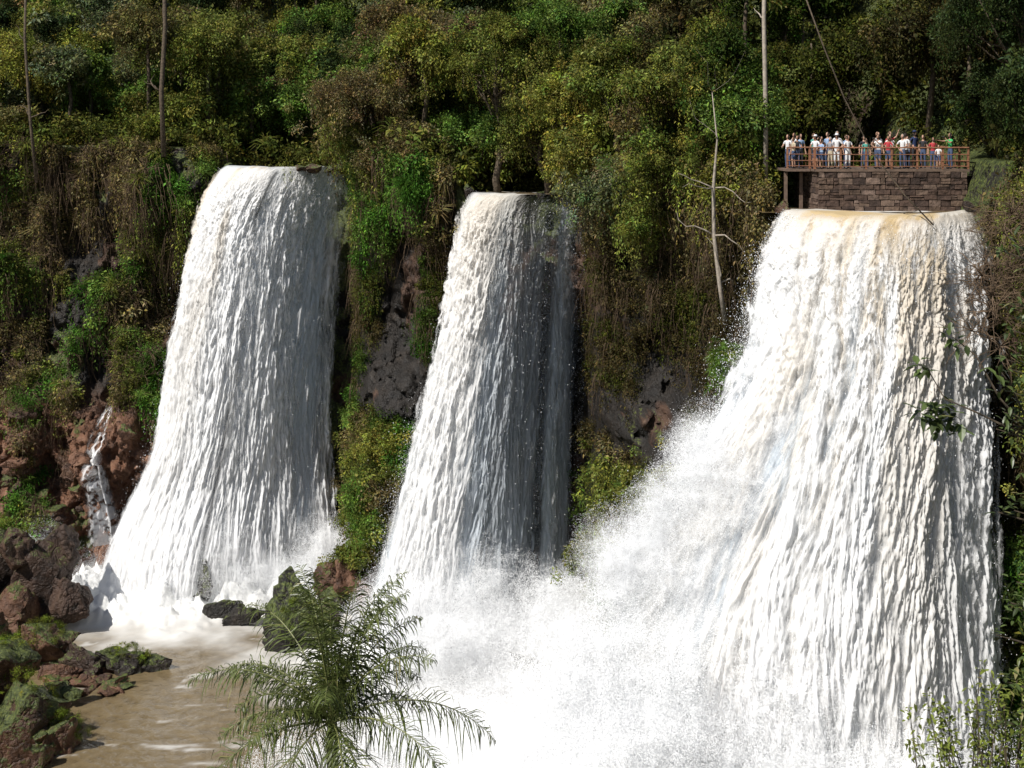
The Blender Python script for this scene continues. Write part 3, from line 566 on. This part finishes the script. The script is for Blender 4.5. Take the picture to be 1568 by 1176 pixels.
M_stone=stonemat();M_mort=simple('mortar',(0.045,0.035,0.03),0.95,0.3,10,0.4)
M_rail=simple('rusty_rail',(0.26,0.115,0.06),0.7,0.3,9,0.2);M_deck=simple('deck_concrete',(0.16,0.11,0.08),0.85,0.3,6,0.2)
ZT=31.9
mb=MB();mb.box((19.55,75.2,30.75),(3.78,2.96,1.1),1)
def course(xa,xb,fix,axis):
    z=29.6
    hs=[random.uniform(.22,.36) for _ in range(8)];sc=(ZT-29.6)/sum(hs)
    for h in hs:
        h*=sc;x=xa
        while x<xb-.05:
            w=min(random.uniform(.25,.8),xb-x)
            parts=[(z,h)] if random.random()<.75 else [(z,h*.5),(z+h*.5,h*.5)]
            for z0,hh in parts:
                c=[x+w/2,fix,z0+hh/2];hd=[max(.02,w/2-.018),.07+random.uniform(0,.05),max(.02,hh/2-.014)]
                if axis: c=[fix,x+w/2,z0+hh/2];hd=[hd[1],hd[0],hd[2]]
                mb.box(c,hd,0,.022)
            x+=w
        z+=h
course(15.72,23.35,72.2,0);course(72.35,78,15.75,1)
mb.obj('stone_wall',[M_stone,M_mort],smooth=False)
mb=MB();mb.box((19.5,75.2,ZT+.06),(3.95,3.12,.06),0);mb.box((14.9,75.4,ZT+.04),(.62,2.2,.06),0)
for xx_ in (14.4,15.2): mb.box((xx_,74.0,30.6),(.08,.08,1.2),0);
mb.obj('viewing_platform',[M_deck],smooth=False)
mb=MB();zf=ZT+.125
def railrun(x0,y0,x1,y1):
    n=max(1,int(math.hypot(x1-x0,y1-y0)/1.25))
    a=Vector((x0,y0,0));b=Vector((x1,y1,0));d=(b-a)
    for i in range(n+1):
        p=a+d*i/n;mb.box((p.x,p.y,zf+.56),(.045,.045,.56))
    for hz,t in ((1.1,.045),(.75,.024),(.42,.024),(.14,.024)):
        mb.tube([a+Vector((0,-.05,zf+hz)),b+Vector((0,-.05,zf+hz))],[t,t],6)
    for i in range(n*3): 
        p=a+d*(i+.5)/(n*3);mb.box((p.x,p.y-.02,zf+.45),(.008,.008,.32))
railrun(15.55,72.15,23.4,72.15);railrun(15.5,73.3,14.35,73.3);railrun(15.52,73.25,15.52,72.2);railrun(23.42,72.2,23.42,78)
mb.obj('railing',[M_rail],smooth=False)
# ---------------------------------------------------------------- people
def pm(name,c): return simple(name,c,.8,.12,12,.05)
SK=[pm('skin_light',(.50,.30,.21)),pm('skin_tan',(.36,.20,.13))]
CL={'white':pm('cloth_white',(.78,.78,.78)),'black':pm('cloth_black',(.025,.025,.03)),'blue':pm('cloth_lightblue',(.30,.42,.62)),'navy':pm('cloth_navy',(.02,.035,.10)),'red':pm('cloth_red',(.45,.04,.05)),'green':pm('cloth_green',(.04,.42,.12)),'teal':pm('cloth_teal',(.08,.32,.26)),'grey':pm('cloth_grey',(.28,.28,.30)),'beige':pm('cloth_beige',(.5,.42,.3)),'jean':pm('denim',(.06,.09,.17))}
HR=[pm('hair_dark',(.02,.014,.01)),pm('hair_brown',(.09,.05,.025)),pm('hair_grey',(.4,.38,.36))];M_eye=pm('eye',(.02,.02,.02));M_lip=pm('lips',(.35,.12,.1))
def person(x,y,rot,h,shirt,pants,pose,hair,skin,hat=None,longhair=False):
    sk=[];ed=[];rad=[];reg=[]
    def V_(co,r): sk.append(co);rad.append(r);return len(sk)-1
    def E(a,b,rg): ed.append((a,b));reg.append(rg)
    pel=V_((0,0,.95),(.135,.10));w=V_((0,0,1.1),(.12,.09));ch=V_((0,0,1.29),(.15,.105));nb=V_((0,0,1.42),(.085,.07));nk=V_((0,-.01,1.50),(.048,.05));nt_=V_((0,-.015,1.57),(.045,.045))
    E(pel,w,'s');E(w,ch,'s');E(ch,nb,'s');E(nb,nk,'k');E(nk,nt_,'k')
    arm={'side':((.235,.02,1.14),(.245,-.06,.90)),'rail':((.25,-.06,1.17),(.19,-.29,1.13)),'photo':((.22,-.20,1.27),(.06,-.34,1.50)),'up':((.33,-.08,1.50),(.40,-.14,1.74)),'hip':((.34,.04,1.16),(.17,-.06,1.02)),'point':((.30,-.22,1.36),(.34,-.48,1.40))}
    for s,pz in ((1,pose[0]),(-1,pose[1])):
        e,wr=arm[pz];sh=V_((s*.165,0,1.395),(.062,.062));ea=V_((s*e[0],e[1],e[2]),(.042,.042));mid=V_((s*(e[0]*.5+.0825),e[1]*.5,(e[2]+1.395)/2),(.052,.052));wa=V_((s*wr[0],wr[1],wr[2]),(.028,.024))
        E(nb,sh,'s');E(sh,mid,'s');E(mid,ea,'k');E(ea,wa,'k')
        d=(Vector((s*wr[0],wr[1],wr[2]))-Vector((s*e[0],e[1],e[2]))).normalized();sd=d.cross(Vector((0,1,.3))).normalized();pc=Vector((s*wr[0],wr[1],wr[2]))+d*.06
        pa=V_(tuple(pc),(.036,.018));E(wa,pa,'k')
        for q,l in ((-.03,.06),(-.01,.075),(.011,.07),(.03,.055)):
            a=pc+sd*q+d*.04;m=V_(tuple(a),(.010,.010));t_=V_(tuple(a+d*l+Vector((0,-.012,-.012))),(.008,.008));E(pa,m,'k');E(m,t_,'k')
        th=V_(tuple(pc+sd*.045*s-d*.01),(.011,.011));t2=V_(tuple(pc+sd*.065*s+d*.03),(.008,.008));E(pa,th,'k');E(th,t2,'k')
        hp=V_((s*.085,0,.88),(.088,.09));kn=V_((s*.10,-.02,.49),(.058,.06));cf=V_((s*.10,.01,.33),(.053,.055));an=V_((s*.105,.02,.09),(.036,.038));he=V_((s*.105,.02,.05),(.04,.04));to=V_((s*.12,-.15,.035),(.042,.03))
        E(pel,hp,'p');E(hp,kn,'p');E(kn,cf,'p');E(cf,an,'p');E(an,he,'b');E(he,to,'b')
    me=bpy.data.meshes.new('t');me.from_pydata(sk,ed,[]);o=bpy.data.objects.new('t',me);scene.collection.objects.link(o)
    m=o.modifiers.new('s','SKIN');m.use_smooth_shade=True
    for i,r in enumerate(rad): me.skin_vertices[0].data[i].radius=r
    me.skin_vertices[0].data[0].use_root=True
    ss=o.modifiers.new('u','SUBSURF');ss.levels=1;ss.render_levels=1
    dg=bpy.context.evaluated_depsgraph_get();ev=bpy.data.meshes.new_from_object(o.evaluated_get(dg));bpy.data.objects.remove(o)
    vs=[v.co[:] for v in ev.vertices];fs=[tuple(p_.vertices) for p_ in ev.polygons]
    A=np.array([sk[a] for a,b in ed]);B=np.array([sk[b] for a,b in ed]);mi={'s':0,'p':1,'k':2,'b':3}
    out=MB();out.v=list(vs);out.n=len(vs)
    va=np.array(vs)
    for q in fs:
        c=va[list(q)].mean(0);ab=B-A;t=np.clip(((c-A)*ab).sum(1)/(ab*ab).sum(1),0,1);dd=np.linalg.norm(A+ab*t[:,None]-c,axis=1);k=reg[int(dd.argmin())]
        if k=='p' and pants=='short' : k='p' if c[2]>.52 else 'k'
        out.f.append(q);out.m.append(mi[k])
    nr_,ns=14,16;hv=[];hf=[]
    for i in range(nr_+1):
        ph=math.pi*i/nr_
        for j in range(ns):
            th=2*math.pi*j/ns;X_=math.sin(ph)*math.cos(th);Y_=math.sin(ph)*math.sin(th);Z_=math.cos(ph)
            jaw=1-.28*max(0,-Z_);a=.076*X_*jaw;b=.097*Y_*(1-.12*max(0,-Z_)*(Y_>0));c=.122*Z_
            if Y_<-.8 and -.45<Z_<.05 and abs(X_)<.25: b-=.016*(1-abs(X_)/.25)
            hv.append((a,b-.01,c+1.655))
    for i in range(nr_):
        for j in range(ns):
            j2=(j+1)%ns;hf.append((i*ns+j,(i+1)*ns+j,(i+1)*ns+j2,i*ns+j2))
    out.add(hv,hf,2)
    hv=[];hf=[]
    for i in range(9):
        ph=math.pi*i/8*.62
        for j in range(ns+1):
            th=-math.pi*.30+ (2*math.pi-math.pi*.4)*j/ns if i>2 else 2*math.pi*j/ns
            X_=math.sin(ph)*math.cos(th);Y_=math.sin(ph)*math.sin(th);Z_=math.cos(ph)
            zz_=.130*Z_-(.10*(i/8)**2 if longhair and i>5 else 0)
            hv.append((.084*X_,.106*Y_-.004,zz_+1.66))
    for i in range(8):
        for j in range(ns): hf.append((i*(ns+1)+j,(i+1)*(ns+1)+j,(i+1)*(ns+1)+j+1,i*(ns+1)+j+1))
    out.add(hv,hf,4)
    for s in (-1,1):
        out.box((s*.03,-.094,1.665),(.011,.006,.006),5);out.box((s*.078,.0,1.65),(.008,.018,.028),2)
    out.box((0,-.097,1.595),(.022,.005,.006),6)
    if hat:
        out.tube([(0,0,1.715),(0,0,1.77),(0,0,1.80)],[.098,.09,.05],12,7);out.tube([(0,-.03,1.712),(0,-.03,1.722)],[.14,.14],12,7)
    if 'photo' in pose: out.box((0,-.42,1.58),(.06,.03,.04),5)
    ob=out.obj('tourist',[CL[shirt],CL['jean'] if pants=='short' else CL[pants],SK[skin],CL['black'],HR[hair],M_eye,M_lip,CL[hat] if hat else CL['white']])
    ob.location=(x,y,zf);ob.rotation_euler=(0,0,rot);ob.scale=(h/1.72,)*3
    return ob
PE=[(14.55,74.2,-.6,1.72,'white','jean',('side','rail'),0,0,None),(14.95,73.75,-.3,1.66,'black','jean',('rail','rail'),1,1,None),(15.3,74.6,.2,1.75,'blue','black',('side','side'),0,0,None),(15.75,73.0,-.5,1.7,'white','short',('rail','rail'),0,1,'white'),
(16.2,73.6,-.2,1.62,'black','jean',('photo','photo'),0,1,None),(16.45,72.7,-.7,1.60,'grey','beige',('rail','side'),2,0,None),(16.95,73.4,-.4,1.76,'white','white',('hip','rail'),1,0,'white'),(17.35,72.65,.3,1.68,'white','white',('rail','rail'),0,1,None),
(18.5,73.5,-.3,1.52,'teal','jean',('side','side'),0,0,None),(18.95,72.7,-.9,1.72,'white','short',('photo','photo'),0,1,None),(19.1,73.4,.1,1.84,'grey','jean',('side','hip'),1,0,None),(19.45,72.7,-.4,1.64,'red','short',('rail','rail'),1,1,None),
(19.8,73.7,-.2,1.75,'white','beige',('photo','photo'),0,0,None),(20.2,72.75,-.5,1.74,'white','jean',('rail','hip'),2,0,None),(20.5,73.3,2.6,1.80,'white','black',('side','side'),0,1,None),(21.35,74.6,.4,1.92,'navy','black',('side','hip'),0,0,'navy'),
(21.85,73.0,-.2,1.58,'red','jean',('photo','side'),0,1,None),(22.05,72.7,-.4,1.2,'white','short',('rail','rail'),1,0,None),(22.75,73.0,-1.2,1.80,'green','jean',('photo','point'),0,1,None),(17.65,74.3,.5,1.7,'blue','jean',('side','side'),1,0,None),(18.65,74.6,0,1.66,'black','jean',('side','side'),0,0,None),
(15.05,75.0,-.8,1.8,'white','jean',('side','side'),0,1,None),(15.95,74.4,.6,1.78,'teal','black',('side','photo'),1,0,None),(16.7,74.4,-.9,1.84,'blue','jean',('side','side'),0,0,None),(17.15,74.2,.1,1.88,'white','beige',('hip','side'),2,0,None),(19.35,74.5,-.7,1.86,'beige','jean',('side','side'),0,1,None),(20.0,74.5,.4,1.88,'red','jean',('up','side'),1,0,None),(20.8,73.9,-1.0,1.62,'grey','jean',('side','rail'),0,0,None),
(14.75,73.7,-1.2,1.58,'beige','short',('rail','side'),1,0,None),(16.0,72.75,-1.0,1.5,'blue','short',('rail','rail'),0,0,None),(19.65,73.1,-.8,1.6,'white','jean',('side','rail'),1,1,None),(21.6,73.9,-.6,1.7,'black','jean',('side','side'),0,0,None)]
for i,a in enumerate(PE): person(*a,longhair=(i%3==0))
# ---------------------------------------------------------------- palm
def vecmat(nm,c,tr=.3):
    m,nt,o=newmat(nm);g=N(nt,'ShaderNodeNewGeometry');r=ramp(nt,[(0,[a*.45 for a in c]),(.5,c),(.92,[a*1.5 for a in c]),(1,(.28,.24,.10))]);nt.links.new(g.outputs['Random Per Island'],r.inputs['Fac'])
    d=N(nt,'ShaderNodeBsdfPrincipled');d.inputs['Roughness'].default_value=.4;t=N(nt,'ShaderNodeBsdfTranslucent');mx=N(nt,'ShaderNodeMixShader');mx.inputs[0].default_value=tr
    nt.links.new(r.outputs[0],d.inputs['Base Color']);nt.links.new(r.outputs[0],t.inputs['Color']);nt.links.new(d.outputs[0],mx.inputs[1]);nt.links.new(t.outputs[0],mx.inputs[2]);nt.links.new(mx.outputs[0],o.inputs['Surface']);return m
M_palm=vecmat('palm_leaflet',(.115,.145,.038));M_rach=simple('palm_rachis',(.17,.18,.06),.6,.2,6,.1)
def palm(c,base,nf,L,seed):
    r=random.Random(seed);mb=MB();c=Vector(c);base=Vector(base)
    mb.tube([base.lerp(c,t/8)+Vector((.15*math.sin(t*.4),0,0)) for t in range(9)],[.17-.007*t for t in range(9)],10,0)
    mb.tube([c,c+Vector((0,0,.5)),c+Vector((0,0,.9))],[.12,.09,.04],8,1)
    for i in range(nf):
        az=i*2.399+r.uniform(-.2,.2);el=math.radians(r.choice([80,70,60,48,36,24,12]))+r.uniform(-.1,.1);l=L*r.uniform(.75,1.15);K=18
        d=Vector((math.cos(az)*math.cos(el),math.sin(az)*math.cos(el),math.sin(el)));p=c+Vector((0,0,.45));pts=[p.copy()]
        for k in range(K):
            d=(d+Vector((0,0,-.045-.08*(k/K)))).normalized();p=p+d*l/K;pts.append(p.copy())
        mb.tube(pts,[.028*(1-k/(K+2)) for k in range(K+1)],4,1)
        M=84
        for k in range(6,M):
            t=k/M*K;a=int(min(t,K-1));q=pts[a].lerp(pts[a+1],t-a);tg=(pts[a+1]-pts[a]).normalized();sd=tg.cross(Vector((0,0,1)));sd=sd.normalized() if sd.length>.01 else Vector((1,0,0));up=sd.cross(tg)
            for s in (-1,1):
                dr=(sd*s*.7+tg*.5+up*r.uniform(-.7,.7)+Vector((r.gauss(0,.15),r.gauss(0,.15),r.gauss(0,.15)))).normalized();ll=.60*l/3*math.sin(math.pi*min(1,(k/M)*.85+.15))**.6*r.uniform(.6,1.2)
                w=up.cross(dr).normalized()*.012 if r.random()<.5 else tg*.012
                dp=r.uniform(.4,1.3)
                a0=q;a1=q+dr*ll*.5+Vector((0,0,-.08*ll*dp));a2=q+dr*ll*.8+Vector((0,0,-.35*ll*dp));a3=q+dr*ll*.93+Vector((0,0,-.72*ll*dp))
                mb.add([a0-w*.6,a0+w*.6,a1+w,a1-w,a2+w*.8,a2-w*.8,a3],[(0,1,2,3),(3,2,4,5),(5,4,6)],2)
    return mb.obj('palm_tree',[M_bark,M_rach,M_palm],smooth=False)
palm((-3.45,27,22.2),(-3.2,27.5,7.0),30,3.1,3)
# ---------------------------------------------------------------- foreground branch tree (right)
M_fg=vecmat('foreground_leaf',(.085,.12,.035));M_fg2=vecmat('lime_leaf',(.19,.23,.04))
def leaf_poly(mb,p,d,l,w,mi):
    sd=d.cross(Vector((0,0,1)));sd=sd.normalized() if sd.length>.05 else Vector((1,0,0));up=sd.cross(d)
    mb.add([p,p+d*l*.3+sd*w*.45+up*w*.12,p+d*l*.65+sd*w*.4-up*w*.0,p+d*l-Vector((0,0,l*.12)),p+d*l*.65-sd*w*.4,p+d*l*.3-sd*w*.45+up*w*.12,p+d*l*.45],[(0,1,6),(1,2,6),(2,3,6),(3,4,6),(4,5,6),(5,0,6)],mi)
def leafy(mb,path,rad,r,nl,ls,lw,tips,mi=1):
    mb.tube(path,rad,5,0)
    for p in tips:
        for i in range(nl):
            d=Vector((r.gauss(0,1),r.gauss(0,1),r.gauss(-.25,.5))).normalized();q=Vector(p)+Vector((r.gauss(0,.12),r.gauss(0,.12),r.gauss(0,.1)));leaf_poly(mb,q,d,ls*r.uniform(.6,1.2),lw*r.uniform(.7,1.2),mi)
r=random.Random(9);mb=MB()
mb.tube([(12.6,30.5,4),(12.3,30.3,14),(12.2,30,24),(12.6,30,33),(12.3,30,40)],[.3,.26,.2,.15,.08],8,0)
leafy(mb,[(12.3,30.2,26.5),(11.2,30.1,27.4),(10.4,30,28.3),(9.9,30,29.2),(9.4,30,29.6)],[.05,.035,.025,.018,.01],r,9,.28,.13,[(9.3,30,29.7),(9.45,30,29.5)])
leafy(mb,[(11.2,30.1,27.4),(10.5,30,27.7),(9.9,29.9,28.0),(9.2,29.9,28.3),(8.8,29.9,29.0)],[.03,.025,.02,.014,.01],r,16,.34,.16,[(8.95,29.9,28.2),(9.3,29.9,28.1),(9.15,29.9,27.8),(9.5,29.9,27.65),(8.65,29.9,29.0),(8.75,29.9,28.0),(9.0,29.9,27.95)])
leafy(mb,[(11.2,30.1,27.4),(10.6,29.9,28.6),(10.3,29.9,29.0)],[.03,.02,.01],r,10,.28,.12,[(10.3,29.9,29.0),(10.5,29.9,28.6)])
for k in range(60):
    z0=r.uniform(18.5,31.5);x0=r.uniform(10.35,11.5)
    leafy(mb,[(12.3,30,z0-.8),(x0+.5,30,z0-.2),(x0-.1,29.9,z0)],[.035,.02,.01],r,8,.26,.10,[(x0,29.9,z0),(x0+.3,30,z0+.2)])
mb.obj('overhanging_tree',[M_bark,M_fg],smooth=False)
mb=MB();r=random.Random(19)
for k in range(80):
    bx=Vector((12.2+r.uniform(-.5,.8),35,11));tx=Vector((r.uniform(10.0,13),35+r.uniform(-.8,.8),0));tx.z=18.8+ (tx.x-9.9)*.65+r.uniform(-2.8,.6)
    m_=bx.lerp(tx,.6)+Vector((r.gauss(0,.3),0,.3));e=tx-m_
    leafy(mb,[bx,m_,m_+e*.5,tx],[.04,.025,.015,.008],r,8,.19,.09,[m_+e*.4,m_+e*.7,m_+e*.9,tx])
mb.obj('riverbank_shrub',[M_bark,M_fg2],smooth=False)
rr=np.random.default_rng(15);n=420
cx=[(-27.6,78.5,1.4,2.9,2.6,3.0),(-29.8,82,2.2,2.6,2.4,2.8),(-24.7,77.8,.2,1.7,1.5,2.0),(-30,89.6,1.3,2.1,1.6,2),(-35.5,97,4.2,3.4,3,4.2),(-24.3,88.8,.5,1.9,1.2,1.3),(-14,92.6,1.3,2.1,1.6,2.5),(-31,78,3,2.4,2.4,2.6)]
i=rr.integers(0,len(cx),n);C=np.array(cx)[i];d=rr.normal(size=(n,3));d[:,2]=np.abs(d[:,2])+.3;d/=np.linalg.norm(d,axis=1)[:,None]
scatter('rock_plants',C[:,:3]+d*C[:,3:]*.8,rr.choice([3,4,8],n),rr.uniform(.15,.4,n),tints(n,(.14,.18,.03),rr,.3))
# ---------------------------------------------------------------- light, sky, camera
az=(-0.76,-0.65);el=math.radians(49)
sd=Vector((az[0]*math.cos(el),az[1]*math.cos(el),math.sin(el)))
s=bpy.data.lights.new('sun','SUN');s.energy=5.0;s.angle=math.radians(.5);s.color=(1,.96,.90);so=bpy.data.objects.new('sun',s);scene.collection.objects.link(so);so.rotation_euler=sd.to_track_quat('Z','Y').to_euler()
w=bpy.data.worlds.new('World');scene.world=w;w.use_nodes=True;nt=w.node_tree;nt.nodes.clear()
sk=nt.nodes.new('ShaderNodeTexSky');sk.sky_type='NISHITA';sk.sun_disc=False;sk.sun_elevation=el;sk.sun_rotation=math.atan2(az[0],az[1])
bg=nt.nodes.new('ShaderNodeBackground');bg.inputs['Strength'].default_value=.07;ow=nt.nodes.new('ShaderNodeOutputWorld');nt.links.new(sk.outputs[0],bg.inputs[0]);nt.links.new(bg.outputs[0],ow.inputs[0])
cam=bpy.data.cameras.new('camera');cam.sensor_width=36;cam.lens=49.45;cam.shift_y=-0.2474;cam.clip_end=2000;cam.clip_start=.1
co=bpy.data.objects.new('camera',cam);scene.collection.objects.link(co);co.location=(0,0,34);co.rotation_euler=(math.radians(90),0,0);scene.camera=co
